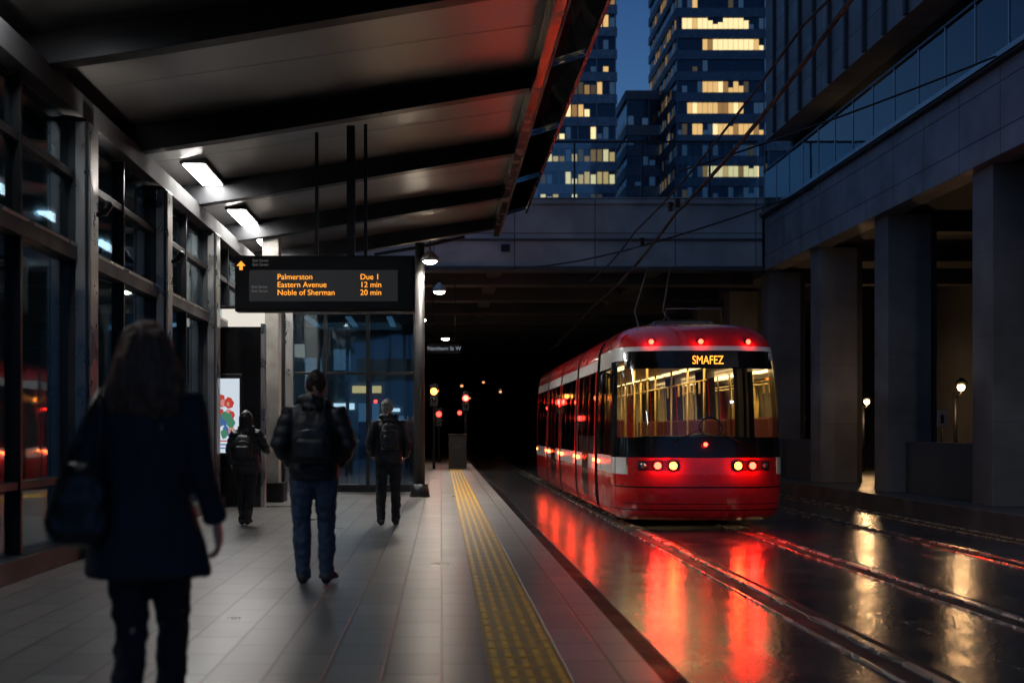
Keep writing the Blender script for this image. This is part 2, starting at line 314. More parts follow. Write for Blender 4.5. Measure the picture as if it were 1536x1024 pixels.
# ---------------------------------------------------------------- advertising panel
o=(-3.55,21.6,.25); ad=empty('advertising_panel',o,'illuminated white poster screen in dark glass case','advertising display')
b=MB(o); b.box(-3.93,-3.05,21.66,21.74,.25,3.3,M_gloss); b.box(-3.9,-3.36,21.56,21.66,1.1,2.5,M_black); b.box(-3.05,-2.98,21.6,21.8,.25,3.35,M_alu); b.obj('case',ad,bevel=.01)
E_post=emi('poster_white',(.8,.9,1),.75)
b=MB(o); b.box(-3.87,-3.40,21.55,21.56,1.17,2.42,E_post); b.obj('screen',ad)
b=MB(o); pc=[emi('poster_red',(.8,.08,.06),.6),emi('poster_green',(.12,.4,.25),.5),emi('poster_blue',(.1,.25,.6),.5),emi('poster_pink',(.9,.4,.35),.6)]
rr=random.Random(3)
for i in range(26):
    x=-3.83+rr.random()*.3; z=1.48+rr.random()*.62; s=.03+rr.random()*.05; mt=pc[rr.randrange(4)]; n=7; y=21.548-.0005*i
    b.add([(x+s*(.7+.5*rr.random())*math.cos(6.28*k/n),y,z+s*1.3*math.sin(6.28*k/n)) for k in range(n)],[tuple(range(n))],mt)
for i in range(3): b.box(-3.82,-3.55+.03*i,21.543,21.546,1.24+i*.06,1.26+i*.06,pc[0] if i==2 else pc[2])
b.obj('poster_artwork',ad)
o=(-3.35,22.4,3.4); b=MB(o); b.box(-3.85,-3.1,22.3,22.5,3.36,3.66,emi('lightbox',(1,.93,.82),.8)); b.box(-3.87,-3.08,22.28,22.52,3.66,3.72,M_black)
b.obj('lightbox_sign',label='plain glowing white lightbox hung beside column',cat='sign',bevel=.01)
# ---------------------------------------------------------------- wide silver column and glass pavilion
o=(-3.0,23.4,.25); b=MB(o); b.box(-3.25,-2.95,23.2,23.6,.25,5.1,mat('stone_clad_column',(.30,.28,.25),.4,ns=3)); b.box(-3.35,-2.85,23.1,23.7,.25,.6,M_black)
b.obj('platform_column',label='pale clad column with dark base on platform',cat='column',bevel=.01)
o=(-1.9,27.5,.25); pv=empty('glass_pavilion',o,'glass entrance pavilion with dark frames on platform','glass shelter')
b=MB(o)
for x in (-3.35,-2.45,-1.55,-.55):
    b.box(x-.04,x+.04,27.0,27.1,.25,4.0,M_black)
for y in (28.5,30): b.box(-.59,-.51,y,y+.08,.25,4.0,M_black)
b.box(-3.4,-.5,27.0,27.1,4.0,4.2,M_steel); b.box(-3.4,-.5,27.02,27.08,2.72,2.78,M_black); b.box(-3.4,-.5,27.02,27.08,.25,.4,M_black); b.box(-.6,-.5,27.1,31,4.0,4.2,M_steel)
b.box(-3.28,-3.12,26.9,27.0,.25,4.1,M_alu)
b.obj('frame',pv,bevel=.006)
each(pv,o,'glass_panel',[(-3.35,-.55,27.045,27.057,.4,4.0),(-.556,-.544,27.1,31,.3,4.0)],G_pav)
b=MB(o); b.box(-3.6,-.5,31,31.2,.25,4.2,M_wallin); b.obj('back_wall',pv)
MB(o).box(-3.4,-.6,27.1,31,4.05,4.12,M_dark).obj('ceiling',pv)
E_w2=emi('kiosk_light',(1,.62,.22),1.6); E_w3=emi('kiosk_white',(.85,.95,1),2.2); E_t2=emi('kiosk_teal',(.3,.6,.9),.30)
each(pv,o,'display_light',[(-2.15,-1.45,30.9,30.97,2.45,2.62)],E_w2); each(pv,o,'display_light',[(-2.6,-2.1,30.9,30.97,2.05,2.2),(-1.3,-1.0,30.9,30.97,2.0,2.08),(-3.1,-2.85,30.9,30.97,1.9,2.0)],E_w3)
each(pv,o,'wall_screen',[(-3.3,-2.9,30.9,30.97,2.6,3.3),(-1.2,-.8,30.9,30.97,1.2,1.9),(-2.0,-1.5,30.9,30.97,1.1,2.2),(-2.6,-2.2,30.9,30.97,3.0,3.5)],E_t2)
each(pv,o,'wall_fin',[(x,x+.08,30.8,31,.25,4.05) for x in (-3.0,-2.7,-2.3,-1.75,-1.35,-.9)],M_dark)
each(pv,o,'ceiling_strip',[(x,x+.12,28,30.4,4.0,4.04) for x in (-3.0,-2.1,-1.2)],E_t2)
each(pv,o,'red_signal_dot',[(-1.62,-1.54,30.7,30.75,2.2,2.28)],E_rd)
lamp('hall_fill','AREA',(-1.9,29,3.9),24,(.5,.8,1),pv,o,shape='RECTANGLE',size=2,size_y=2)
each(pv,o,'ticket_machine',[(x,x+.55,29.3,29.9,.25,1.75) for x in (-2.9,-1.9,-1.2)],M_black,.03)
x,y=.55,43; o=(x,y,.25); b=MB(o); b.box(x-.3,x+.3,y,y+.5,.25,1.35,M_board); b.box(x-.33,x+.33,y-.02,y+.52,1.35,1.42,M_black); b.box(x-.15,x+.15,y-.012,y,.9,1.05,M_steel)
b.obj('equipment_cabinet',label='dark metal cabinet standing at platform far end',cat='cabinet',bevel=.02)
def hangsign(x,y,z,wd,txt,lab):
    o=(x,y,z); e=empty('hanging_sign',o,lab,'sign','small signs over the platform')
    b=MB(o); b.box(x-wd/2,x+wd/2,y,y+.08,z,z+.26,M_board); b.cyl((x-wd*.35,y+.04,z+.26),(x-wd*.35,y+.04,5.8),.015,M_black,8); b.cyl((x+wd*.35,y+.04,z+.26),(x+wd*.35,y+.04,5.8),.015,M_black,8); b.obj('sign_board',e,bevel=.01)
    text(txt,.15,(x,y-.004,z+.08),emi('sign_print',(.7,.8,.9),.35),e,o,'sign_text',align='CENTER')
hangsign(-1.15,35,3.72,.85,'Platform 1','dark hanging sign with small white lettering'); hangsign(.08,36,3.72,.9,'Northern St W','dark hanging sign with long white street lettering')
def signal(x,y,z,mt,lab,ground):
    o=(x,y,ground); e=empty('traffic_signal',o,lab,'traffic light')
    b=MB(o); b.cyl((x,y+.1,ground),(x,y+.1,z+.3),.05,M_black,10); b.box(x-.14,x+.14,y-.05,y+.15,z-.5,z+.25,M_black); b.obj('signal_housing',e,bevel=.02)
    b=MB(o); b.ball((x,y-.08,z),.11,.03,.11,mt,14); b.obj('signal_lens',e)
    b=MB(o); b.ball((x,y-.06,z-.28),.08,.02,.08,M_gloss,12); b.obj('unlit_lens',e)
signal(-.25,43,2.85,emi('signal_orange',(1,.25,.03),16),'post-mounted signal glowing orange under the bridge',.25)
signal(.95,50,2.8,emi('signal_red',(1,.03,.02),30),'post-mounted signal glowing red under the bridge',.25)
signal(-.25,60,3.4,emi('signal_orange_dim',(1,.3,.05),7),'distant small orange signal on post',.25)
signal(1.0,70,2.5,emi('signal_red_dim',(1,.03,.02),9),'distant small red signal on post',.25)
signal(-.1,52,2.2,D.materials['signal_red_dim'],'small red signal low beside the platform',.25)
for x,y,z in ((3.7,80,3.9),(4.4,95,4.5),(2.9,88,4.8),(1.2,75,4.1),(2.2,100,4.0)):
    o=(x,y,z); e=empty('tunnel_lamp',o,'tiny warm lamp fixed under tunnel ceiling','tunnel lamp','lamps deep in the tunnel')
    MB(o).box(x-.12,x+.12,y,y+.3,z+.1,z+.2,M_black).cyl((x,y+.15,z+.2),(x,y+.15,5.8),.02,M_black,6).obj('lamp_housing',e)
    MB(o).ball((x,y+.15,z+.05),.08,.08,.06,emi('tunnel_bulb',(1,.4,.15),2.2),10).obj('bulb',e)
# ---------------------------------------------------------------- bridge
o=(2,35,6); br=empty('road_bridge',o,'concrete panelled overpass with glass railing','bridge')
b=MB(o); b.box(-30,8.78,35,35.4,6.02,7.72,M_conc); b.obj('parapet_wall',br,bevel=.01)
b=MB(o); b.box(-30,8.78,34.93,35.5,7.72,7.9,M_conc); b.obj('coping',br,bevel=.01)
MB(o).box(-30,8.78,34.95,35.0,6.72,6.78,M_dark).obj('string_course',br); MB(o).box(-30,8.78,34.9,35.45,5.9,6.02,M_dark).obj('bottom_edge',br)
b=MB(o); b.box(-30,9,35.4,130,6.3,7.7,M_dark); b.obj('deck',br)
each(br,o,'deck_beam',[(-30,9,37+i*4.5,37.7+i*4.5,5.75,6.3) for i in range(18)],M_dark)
each(br,o,'deck_girder',[(x-.2,x+.2,35.4,120,5.95,6.3) for x in (-3,1.5,6)],M_dark)
each(br,o,'drain_outlet',[(x-.12,x+.12,34.93,34.97,6.42,6.62) for x in (1.75,)],M_black)
b=MB(o); b.box(-8,8.7,35.18,35.24,9.45,9.5,M_steel)
x=-7.5
while x<8.7: b.box(x-.025,x+.025,35.18,35.24,7.9,9.45,M_steel); x+=1.86
b.obj('railing',br)
MB(o).box(-8,8.7,35.2,35.212,7.95,9.44,G_clear).obj('railing_glass',br)
MB((3,125,0)).box(-30,34,122,123,-.1,8,M_dark).obj('tunnel_end_wall',label='dark concrete wall closing the far tunnel',cat='wall')
b=MB((-5,60,.25))
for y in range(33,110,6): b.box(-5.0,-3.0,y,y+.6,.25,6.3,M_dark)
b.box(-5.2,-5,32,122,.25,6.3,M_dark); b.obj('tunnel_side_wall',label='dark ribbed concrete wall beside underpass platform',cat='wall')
# ---------------------------------------------------------------- right building
o=(12,25,.3); rb=empty('concrete_building',o,'dark concrete building on square columns with gallery','building')
cy=[11.5,16.2,20.9,25.8,30.4,35.2,40,45,50,56,62,70,80,92,105]
for y in cy:
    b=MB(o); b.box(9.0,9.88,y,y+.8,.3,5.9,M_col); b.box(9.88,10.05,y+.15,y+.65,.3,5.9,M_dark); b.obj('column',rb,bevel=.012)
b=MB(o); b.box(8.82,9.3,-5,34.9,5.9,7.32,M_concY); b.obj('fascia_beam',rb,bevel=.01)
b=MB(o); b.box(8.70,9.4,-5,34.9,7.322,7.46,M_steel); b.box(8.66,8.70,-5,34.9,7.36,7.44,M_alu); b.obj('ledge',rb)
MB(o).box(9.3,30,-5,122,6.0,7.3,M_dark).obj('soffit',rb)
each(rb,o,'ceiling_beam',[(9.3,16,y+.3,y+.75,5.6,6.0) for y in cy],M_dark)
b=MB(o); b.box(15.5,15.8,-5,122,.3,6,M_dark); b.obj('back_wall',rb)
each(rb,o,'low_wall',[(9.35,9.6,y+.82,cy[i+3]-.02,.3,1.32) for i,y in enumerate(cy[2:8]) if i!=1],M_dark,.01)
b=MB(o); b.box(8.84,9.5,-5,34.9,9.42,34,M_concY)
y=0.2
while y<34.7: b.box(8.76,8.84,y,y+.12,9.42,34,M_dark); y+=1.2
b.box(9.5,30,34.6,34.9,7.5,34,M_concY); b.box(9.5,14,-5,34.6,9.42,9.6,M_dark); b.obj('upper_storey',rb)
gm={0:M_gloss,1:emi('gallery_window_lit',(1,.62,.25),.45),2:G_pav}; rr=random.Random(5)
y=1
while y<34:
    MB(o).box(10.6,10.62,y,y+1.1,7.6,9.3,gm[rr.choice((0,0,0,2,0,1 if y>20 else 0))]).box(10.5,10.6,y+1.1,y+1.2,7.46,9.42,M_steel).obj('gallery_window',rb); y+=1.2
b=MB(o)
y=1
while y<34.8: b.box(8.76,8.80,y,y+.04,7.46,8.55,M_alu); y+=1.25
b.box(8.75,8.81,-5,34.8,8.55,8.60,M_steel); b.obj('gallery_railing',rb)
MB(o).box(8.774,8.784,-5,34.8,7.5,8.5,G_clear).obj('gallery_glass',rb)
def sconce(x,y,z,p):
    o=(x,y,z); e=empty('wall_lamp',o,'warm globe lamp on thin black post','wall lamp','warm lamps behind the columns')
    MB(o).tube([((x,y+.3,z-.2),.02),((x,y+.1,z-.2),.02),((x,y,z-.12),.025)],M_black,8).cyl((x,y+.32,.3),(x,y+.32,z-.1),.045,M_black,8).tube([((x,y,z+.09),.15),((x,y,z+.19),.04)],M_black,12).obj('bracket',e)
    MB(o).ball((x,y,z),.08,.08,.09,emi('globe',(1,.62,.30),14),14).obj('globe',e)
    lamp('lamp_glow','POINT',(x-.05,y-.16,z-.1),p,(1,.58,.26),e,o,shadow_soft_size=.08)
sconce(12.63,38,2.4,80); sconce(11.45,28.2,2.5,36)
o=(10.75,27.5,.3); b=MB(o); b.cyl((10.75,27.5,.3),(10.75,27.5,1.6),.02,M_steel,8); b.box(10.65,10.85,27.47,27.485,1.62,1.98,M_white); b.box(10.72,10.78,27.465,27.469,1.7,1.88,M_black)
b.obj('notice_sign',label='small white notice plate on thin post',cat='sign')
y=12.5
o=(8.75,y,.3); e=empty('added_lamp',o,'tall dark post lamp added out of view to light the tram','added lamp')  # added lamp just out of view, lights the tram front
MB(o).tube([((8.62,y,.3),.07),((8.62,y,4.6),.05),((8.4,y,5.1),.045),((7.9,y,5.3),.04)],M_black,10).box(7.5,8.0,y-.12,y+.12,5.26,5.36,M_black).obj('post',e)
MB(o).box(7.55,7.95,y-.09,y+.09,5.235,5.258,emi('added_lamp_lens',(1,.9,.78),25)).obj('lamp_lens',e)
lamp('lamp_glow','SPOT',(7.75,y,5.2),340,(1,.95,.92),e,o,spot_size=R(95),spot_blend=.8,shadow_soft_size=.12,rot=(R(62),0,R(24)))
# ---------------------------------------------------------------- towers
TD=mat('tower_glass_dark',(.03,.05,.085),.15,.3,bump=0); TF=mat('tower_frame',(.10,.14,.20),.5,bump=0); TF2=mat('tower_frame_light',(.20,.24,.30),.5,bump=0)
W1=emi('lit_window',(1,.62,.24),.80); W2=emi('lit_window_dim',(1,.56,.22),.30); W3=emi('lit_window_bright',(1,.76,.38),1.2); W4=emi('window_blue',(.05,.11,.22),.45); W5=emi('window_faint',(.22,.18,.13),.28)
def tower(lab,x0,x1,y0,y1,z1,fh,bay,seed,rowlit,cell,frame,wh=.55,side=True,blue=0.3,band=False,mull=3):
    rr=random.Random(seed); o=((x0+x1)/2,y0,0); e=empty('office_tower',o,lab,'skyscraper','city towers beyond the bridge')
    b=MB(o); b.box(x0,x1,y0,y1,0,z1,TD); b.box(x0-.3,x1+.3,y0-.3,y1+.3,z1,z1+1.5,frame); b.obj('tower_core',e)
    b=MB(o); pb=MB(o); nf=int(z1/fh)
    for i in range(9 if z1>40 else 0,nf):
        z=i*fh; b.box(x0-.25,x1+.25,y0-.25,y1,z,z+fh*(1-wh),frame)
        rl=rr.random()<rowlit; a=rr.random()*.4; c=a+.35+rr.random()*.6
        rowm=rr.choice((W1,W3,W1,W2))
        for fc in (0,1):
            L=(x1-x0) if fc==0 else (y1-y0)
            if fc==1 and not side: continue
            n=int(L/bay)
            for k in range(n):
                u=k/n; p=cell; inrow=rl and a<u<c
                if inrow: p=.93 if band else .86
                if fc==1: p*=.35
                q=rr.random(); mt=None
                if q<p: mt=(rowm if (inrow and band and rr.random()<.7) else rr.choice((W1,W1,W2,W3))) if not fc else rr.choice((W2,W5))
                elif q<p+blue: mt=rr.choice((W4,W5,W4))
                if not mt: continue
                g=bay*(.03 if band else .1); za=z+fh*(1-wh)+.1; zc=z+fh-.15
                if rr.random()<(.2 if band else .5): zc-=fh*wh*rr.choice((.2,.35,.5))
                if fc==0: X=x0+k*bay; pb.quad((X+g,y0-.06,za),(X+bay-g,y0-.06,za),(X+bay-g,y0-.06,zc),(X+g,y0-.06,zc),mt)
                else: Y=y0+k*bay; pb.quad((x0-.06,Y+g,za),(x0-.06,Y+bay-g,za),(x0-.06,Y+bay-g,zc),(x0-.06,Y+g,zc),mt)
    b.obj('floor_band',e,kind='stuff'); pb.obj('window',e,kind='stuff')
    b=MB(o); X=x0
    while X<=x1+.01: b.box(X-.1,X+.1,y0-.35,y0-.05,0,z1,frame); X+=bay*mull
    b.obj('mullion',e,kind='stuff')
tower('tall dark office tower with scattered warm lit windows',15.4,27.2,200,225,130,3.5,.98,11,.45,.38,TF2,wh=.6)
tower('dark glass high-rise with glowing horizontal office floors',36.8,50.4,200,226,130,3.3,.8,23,.62,.03,TF,wh=.58,band=True,mull=17)
tower('lower blue-grey tower with unlit windows',31.2,36.5,215,240,57,3.4,1.2,5,.0,.01,TF2,wh=.5,blue=.5)
tower('distant blue office block with faint windows',52,60,204,225,46,3.4,1.0,9,.1,.12,TF2,wh=.55,blue=.6)
# ---------------------------------------------------------------- overhead wires
def wire(name,pts,r,lab,o=None,grp='overhead tram wires'):
    b=MB(pts[0]); P=[]
    for i in range(len(pts)-1):
        a=Vector(pts[i]); c=Vector(pts[i+1]); n=14; sag=(c-a).length*.012
        for k in range(n+(i==len(pts)-2)):
            u=k/n; p=a.lerp(c,u); p.z-=sag*4*u*(1-u); P.append((p,r))
    b.tube(P,M_board,6,0); b.obj(name,label=lab,cat='overhead wire',group=grp)
wire('overhead_wire',[(4.0,-3,6.0),(4.0,12,5.80),(4.05,22,5.30),(4.1,34.8,4.9),(4.1,60,4.9)],.030,'black contact wire strung above the tram track')
wire('overhead_wire',[(4.3,-3,6.5),(4.25,15,6.3),(4.1,27,5.75),(4.05,34.8,5.6)],.020,'thin black messenger wire above contact wire')
wire('span_wire',[(8.7,20,7.4),(4.1,22,6.0)],.018,'thin black span wire fixed to concrete building')
wire('span_wire',[(8.7,30,7.2),(4.1,28,5.5),(1.8,34.9,5.95)],.02,'thin black span wire crossing the tram tracks')
for p in ((4.06,22,5.38),(4.05,22.6,5.42),(4.08,26,5.3),(4.05,12.4,5.8)):
    b=MB(p); x,y,z=p
    for k in range(4): b.tube([((x,y,z+.04*k),.035),((x,y,z+.04*k+.02),.065),((x,y,z+.04*k+.03),.035)],M_board,10)
    b.obj('wire_insulator',label='small black ribbed insulator on overhead wire',cat='insulator',group='insulators on the wires')
# ---------------------------------------------------------------- TRAM
TX,TY=4.10,19.85
to=(TX,TY,0); tr=empty('tram',to,'red and white articulated tram with lit interior','tram')
KEY=[(.14,1.24,.26),(.22,1.30,.12),(.40,1.33,.03),(.62,1.34,.0),(.86,1.345,.0),(1.14,1.345,.02),(1.45,1.34,.05),(2.0,1.33,.13),(2.6,1.30,.27),(2.80,1.285,.33),(2.88,1.28,.36),(3.0,1.24,.44),(3.1,1.18,.54),(3.2,1.08,.70),(3.27,.90,.95),(3.30,.6,1.3)]
def kv(z):
    for i in range(len(KEY)-1):
        a,c=KEY[i],KEY[i+1]
        if z<=c[0]+1e-9:
            u=(z-a[0])/(c[0]-a[0]); return a[1]+(c[1]-a[1])*u, a[2]+(c[2]-a[2])*u
    return KEY[-1][1],KEY[-1][2]
NL=.95; NE=2/3.0; CE=2.75
def sp_(s,z,off=0):
    w_,yn=kv(z)
    if abs(s)<=1:
        th=math.pi/2*(1-s); c=math.cos(th); sn=max(0,math.sin(th))
        x=w_*math.copysign(abs(c)**NE,c); y=yn+NL-NL*sn**NE
        nx=math.copysign((abs(x)/w_)**2/w_,x); ny=-(max(0,(yn+NL-y)/NL))**2/NL; l=math.hypot(nx,ny) or 1
        nx/=l; ny/=l
    else:
        tt=abs(s)-1; x=math.copysign(w_,s); y=(1-tt)*(yn+NL)+tt*CE; nx=math.copysign(1,s); ny=0
    return (TX+x+nx*off,TY+y+ny*off,z)
def patch(b,s0,s1,zs,mt,ns=24,off=0):
    vs=[];n=ns+1
    for z in zs:
        for i in range(n): vs.append(sp_(s0+(s1-s0)*i/ns,z,off))
    fs=[(j*n+i,j*n+i+1,(j+1)*n+i+1,(j+1)*n+i) for j in range(len(zs)-1) for i in range(ns)]
    b.add(vs,fs,mt,True)
def zr(a,c,n): return [a+(c-a)*i/n for i in range(n+1)]
cab=empty('front_cab',(0,0,0),None,None); cab.parent=tr
b=MB(to)
for s0,s1,ns in ((-2,-1,6),(-1,1,48),(1,2,6)): patch(b,s0,s1,[.14,.18,.22,.3,.4,.5,.62,.74,.86],M_red,ns)
patch(b,-.60,.60,zr(.86,1.14,3),M_red,30)
b.obj('cab_shell',cab)
b=MB(to)
for s0,s1,ns in ((-2,-1,6),(-1,1,48),(1,2,6)): patch(b,s0,s1,[2.88,2.94,3.0,3.05,3.1,3.15,3.2,3.235,3.27,3.30],M_red,ns)
vs=[sp_(s,3.30) for s in [-2]+[-1+2*i/24 for i in range(25)]+[2]]; b.add(vs,[tuple(range(len(vs)))],M_red); b.obj('cab_roof',cab)
for sg_ in (-1,1):
    b=MB(to)
    def pp(a,c,zs,ns): patch(b,min(sg_*a,sg_*c),max(sg_*a,sg_*c),zs,M_white,ns)
    pp(.62,1,zr(.86,1.14,3),12); pp(1,2,zr(.86,1.14,3),6)
    b.obj('white_corner_band',cab)
b=MB(to)
for a,c,ns in ((-2,-1,6),(1,2,6)): patch(b,a,c,zr(2.58,2.88,3),M_white,ns)
patch(b,-1,-.60,zr(2.66,2.88,2),M_white,12); patch(b,.60,1,zr(2.66,2.88,2),M_white,12); patch(b,-.60,.60,[2.805,2.88],M_white,30)
b.obj('white_upper_band',cab)
b=MB(to)
patch(b,-1,-.80,zr(1.14,2.66,6),M_gloss,8); patch(b,.80,1,zr(1.14,2.66,6),M_gloss,8)
patch(b,-.80,.80,zr(1.14,1.44,3),M_gloss,30)
patch(b,-.66,.66,zr(2.52,2.803,3),M_gloss,30)
for a,c in ((-2,-1.78),(-1.08,-1),(1,1.08),(1.78,2)): patch(b,a,c,zr(1.14,2.58,4),M_gloss,2)
patch(b,-1.46,-1.40,zr(1.14,2.58,4),M_gloss,2,.004)
b.obj('window_surround',cab)
b=MB(to); patch(b,-.80,-.66,zr(1.44,2.66,6),G_tram,6); patch(b,.66,.80,zr(1.44,2.66,6),G_tram,6); patch(b,-.66,.66,zr(1.44,2.52,8),G_tram,30); b.obj('windscreen',cab)
b=MB(to); patch(b,-1.78,-1.08,zr(1.14,2.58,4),G_side,6); b.obj('side_window',cab)
b=MB(to); patch(b,1.08,1.78,zr(1.14,2.58,4),G_side,6); b.obj('side_window',cab)
b=MB(to)
patch(b,-.95,.95,[.655,.675],M_gloss,40,.004); patch(b,-1,1,[.30,.315],M_gloss,40,.004); patch(b,-.70,.70,[.40,.41],M_gloss,30,.003)
patch(b,-.98,.98,[1.125,1.145],M_gloss,40,.004)
patch(b,-.86,-.845,zr(.3,1.14,4),M_gloss,2,.004); patch(b,.845,.86,zr(.3,1.14,4),M_gloss,2,.004)
b.obj('bumper_seam',cab)
for zz,ww,of in (((.675,.70,.725),.55,.03),((.50,.53,.56),.62,.015)):
    b=MB(to); patch(b,-ww,ww,list(zz),M_red,20,of); b.obj('bumper',cab)
def slocal(x,z):
    w_,_=kv(z); c=min(1,abs(x)/w_)**(1/NE); return math.copysign(1-2*math.acos(c)/math.pi,x)
def light_at(x,z,r,mt,name,pw=None,col=None):
    s=slocal(x,z); p=Vector(sp_(s,z,.0)); q=Vector(sp_(s,z,.03)); n=(q-p).normalized()
    b=MB(to); b.cyl(p-n*.02,q,r*1.35,M_black,18); b.cyl(q-n*.01,q+n*.004,r,mt,18); b.obj(name,cab)
    if pw and name=='headlight':
        lamp('lamp_glow','SPOT',q+n*(.05),pw,col,cab,to,shadow_soft_size=.045,spot_size=R(105),spot_blend=.7,rot=(R(-58),0,0))
        lamp('lamp_halo','POINT',q+n*(.06),3,col,cab,to,shadow_soft_size=.04)
    elif pw: lamp('lamp_glow','POINT',q+n*(.05),pw,col,cab,to,shadow_soft_size=.045)
M_lens=mat('clear_lens',(.5,.45,.42),.1,.6,bump=0)
for sgn in (-1,1):
    light_at(sgn*.50,1.0,.06,E_orange,'headlight',38,(1,.03,.008)); light_at(sgn*.73,1.0,.055,E_red,'headlight',48,(1,.012,.006)); light_at(sgn*.94,1.0,.045,M_lens,'headlight')
    light_at(sgn*.76,2.95,.04,E_red,'marker_light',2.0,(1,.015,.008))
light_at(0,2.95,.04,E_red,'marker_light',2.0,(1,.015,.008)); light_at(.0,1.33,.032,E_red,'marker_light',2,(1,.015,.008))
for a,c in ((slocal(-1.03,1),slocal(-.40,1)),(slocal(.40,1),slocal(1.03,1))):
    b=MB(to); patch(b,a,c,[.925,1.0,1.075],mat('lamp_housing_red',(.16,.01,.01),.2,coat=1),12,.006); b.obj('lamp_cluster_housing',cab)
p=sp_(.04,2.66,.0); b=MB(to); patch(b,-.13,.19,[2.54,2.67,2.79],M_black,6,.012); b.obj('destination_display',cab)
text('SMAFEZ',.19,(TX-.16,p[1]-.03,2.59),emi('dest_amber',(1,.30,.03),3.2),cab,to,'destination_text',ext=.001,sx=.74)
for x0,x1 in ((-.5,-.05),(.55,.1)):
    b=MB(to); P=[]
    for k in range(6):
        u=k/5; x=x0+(x1-x0)*u; z=1.36+.22*u; q=sp_(slocal(x,z),z,.03); P.append((q,.009))
    b.tube(P,M_black,6); b.obj('wiper',cab)
b=MB(to); z=2.45; q=Vector(sp_(-.99,z)); b.tube([(q,.02),(q+Vector((-.12,-.05,.03)),.018),(q+Vector((-.15,-.08,-.02)),.04),(q+Vector((-.15,-.08,-.3)),.045)],M_black,10); b.obj('side_mirror',cab)
def module(y0,y1,door,last=False):
    e=empty('carriage',(0,0,0),None,None); e.parent=tr
    b=MB(to)
    def strip(za,zc,mt,ya,yc,off=0,sides=(-1,1)):
        zs=[za]+[k[0] for k in KEY if za<k[0]<zc]+[zc]
        for sg in sides:
            vs=[]
            for z in zs:
                w_=kv(z)[0]+off; vs+=[(TX+sg*w_,ya,z),(TX+sg*w_,yc,z)]
            b.add(vs,[(2*i,2*i+1,2*i+3,2*i+2) for i in range(len(zs)-1)],mt,True)
    strip(.14,.86,M_red,y0,y1); strip(2.80,3.30,M_red,y0,y1)
    w_=kv(3.30)[0]; b.quad((TX-w_,y0,3.30),(TX+w_,y0,3.30),(TX+w_,y1,3.30),(TX-w_,y1,3.30),M_red)
    for yy in (y0,y1):
        P=[(TX-k[1],yy,k[0]) for k in KEY]+[(TX+k[1],yy,k[0]) for k in reversed(KEY)]
        if last and yy==y1: b.add(P,[tuple(range(len(P)))],M_red)
        else:
            Q=[(TX-(k[1]-.16),yy,min(2.95,max(.35,k[0]))) for k in KEY]+[(TX+(k[1]-.16),yy,min(2.95,max(.35,k[0]))) for k in reversed(KEY)]
            n=len(P); b.add(P+Q,[(i,(i+1)%n,(i+1)%n+n,i+n) for i in range(n)],M_rub)
    b.obj('carriage_shell',e)
    for sd in ((-1,),(1,)):
        b=MB(to); strip(.86,1.12,M_white,y0,y1,0,sd); b.obj('white_band',e)
        b=MB(to); strip(2.60,2.80,M_white,y0,y1,0,sd); b.obj('white_upper_band',e)
        L=y1-y0; pil=.16; xs=[y0,y0+L/3,y0+2*L/3,y1]
        for k,yy in enumerate(xs):
            a=max(y0,yy-pil/2-(.1 if k==3 else 0)); c=min(y1,yy+pil/2+(.1 if k==0 else 0)); b=MB(to); strip(1.12,2.60,M_red if k in (0,3) else M_gloss,a,c,0,sd); b.obj('pillar',e)
        for k in range(3):
            a=xs[k]+pil/2+(.1 if k==0 else 0); c=xs[k+1]-pil/2-(.1 if k==2 else 0)
            b=MB(to); strip(1.12,2.60,G_side,a,c,0,sd); b.obj('window',e)
        if door and sd==(-1,):
            b=MB(to); a=xs[1]+.02; c=xs[2]-.02
            strip(.34,1.14,M_gloss,a,c,.006,sd)
            strip(.30,2.66,M_black,(a+c)/2-.02,(a+c)/2+.02,.012,sd); strip(.30,2.66,M_red,a-.05,a,.012,sd); strip(.30,2.66,M_red,c,c+.05,.012,sd)
            b.obj('door',e)
    each(e,to,'side_marker_light',[(TX-1.358,TX-1.335,yy,yy+.07,1.0,1.05) for yy in (y0+.15,y1-.2)],emi('side_marker',(1,.2,.03),25))
    each(e,to,'side_marker_light',[(TX-1.33,TX-1.30,y0+.12,y0+.18,yz,yz+.06) for yz in (2.1,1.4)],E_red)
    lamp('lamp_glow','POINT',(TX-1.42,y0+.18,1.0),8,(1,.04,.01),e,to,shadow_soft_size=.04)
mods=[(23.0,26.05,1),(26.4,29.6,0),(29.95,33.2,1),(33.55,36.9,0)]
for i,(a,c,d) in enumerate(mods): module(a,c,d,i==3)
prev=TY+CE
for a,c,d in mods:
    b=MB(to); n=6
    for k in range(n):
        y0_=prev+(a-prev)*k/n; y1_=prev+(a-prev)*(k+1)/n; ym=(y0_+y1_)/2
        P=[]
        for yy,sc_ in ((y0_,.93),(ym,.97),(y1_,.93)):
            P+= [(TX-q[1]*sc_,yy,q[0]*.985+.03) for q in KEY]+[(TX+q[1]*sc_,yy,q[0]*.985+.03) for q in reversed(KEY)]
        n2=2*len(KEY); b.add(P,[(r*n2+i,r*n2+(i+1)%n2,(r+1)*n2+(i+1)%n2,(r+1)*n2+i) for r in range(2) for i in range(n2)],M_rub)
    b.obj('bellows',tr); prev=c
b=MB(to); b.box(TX-1.0,TX+1.0,21,36.5,.16,.34,M_rub); b.obj('underframe',tr)
for y in (21.6,23.9,31,32.8):
    for x in (3.2,4.73):
        b=MB(to); b.cyl((x-.06,y,.28),(x+.06,y,.28),.26,M_rub,20); b.obj('wheel',tr)
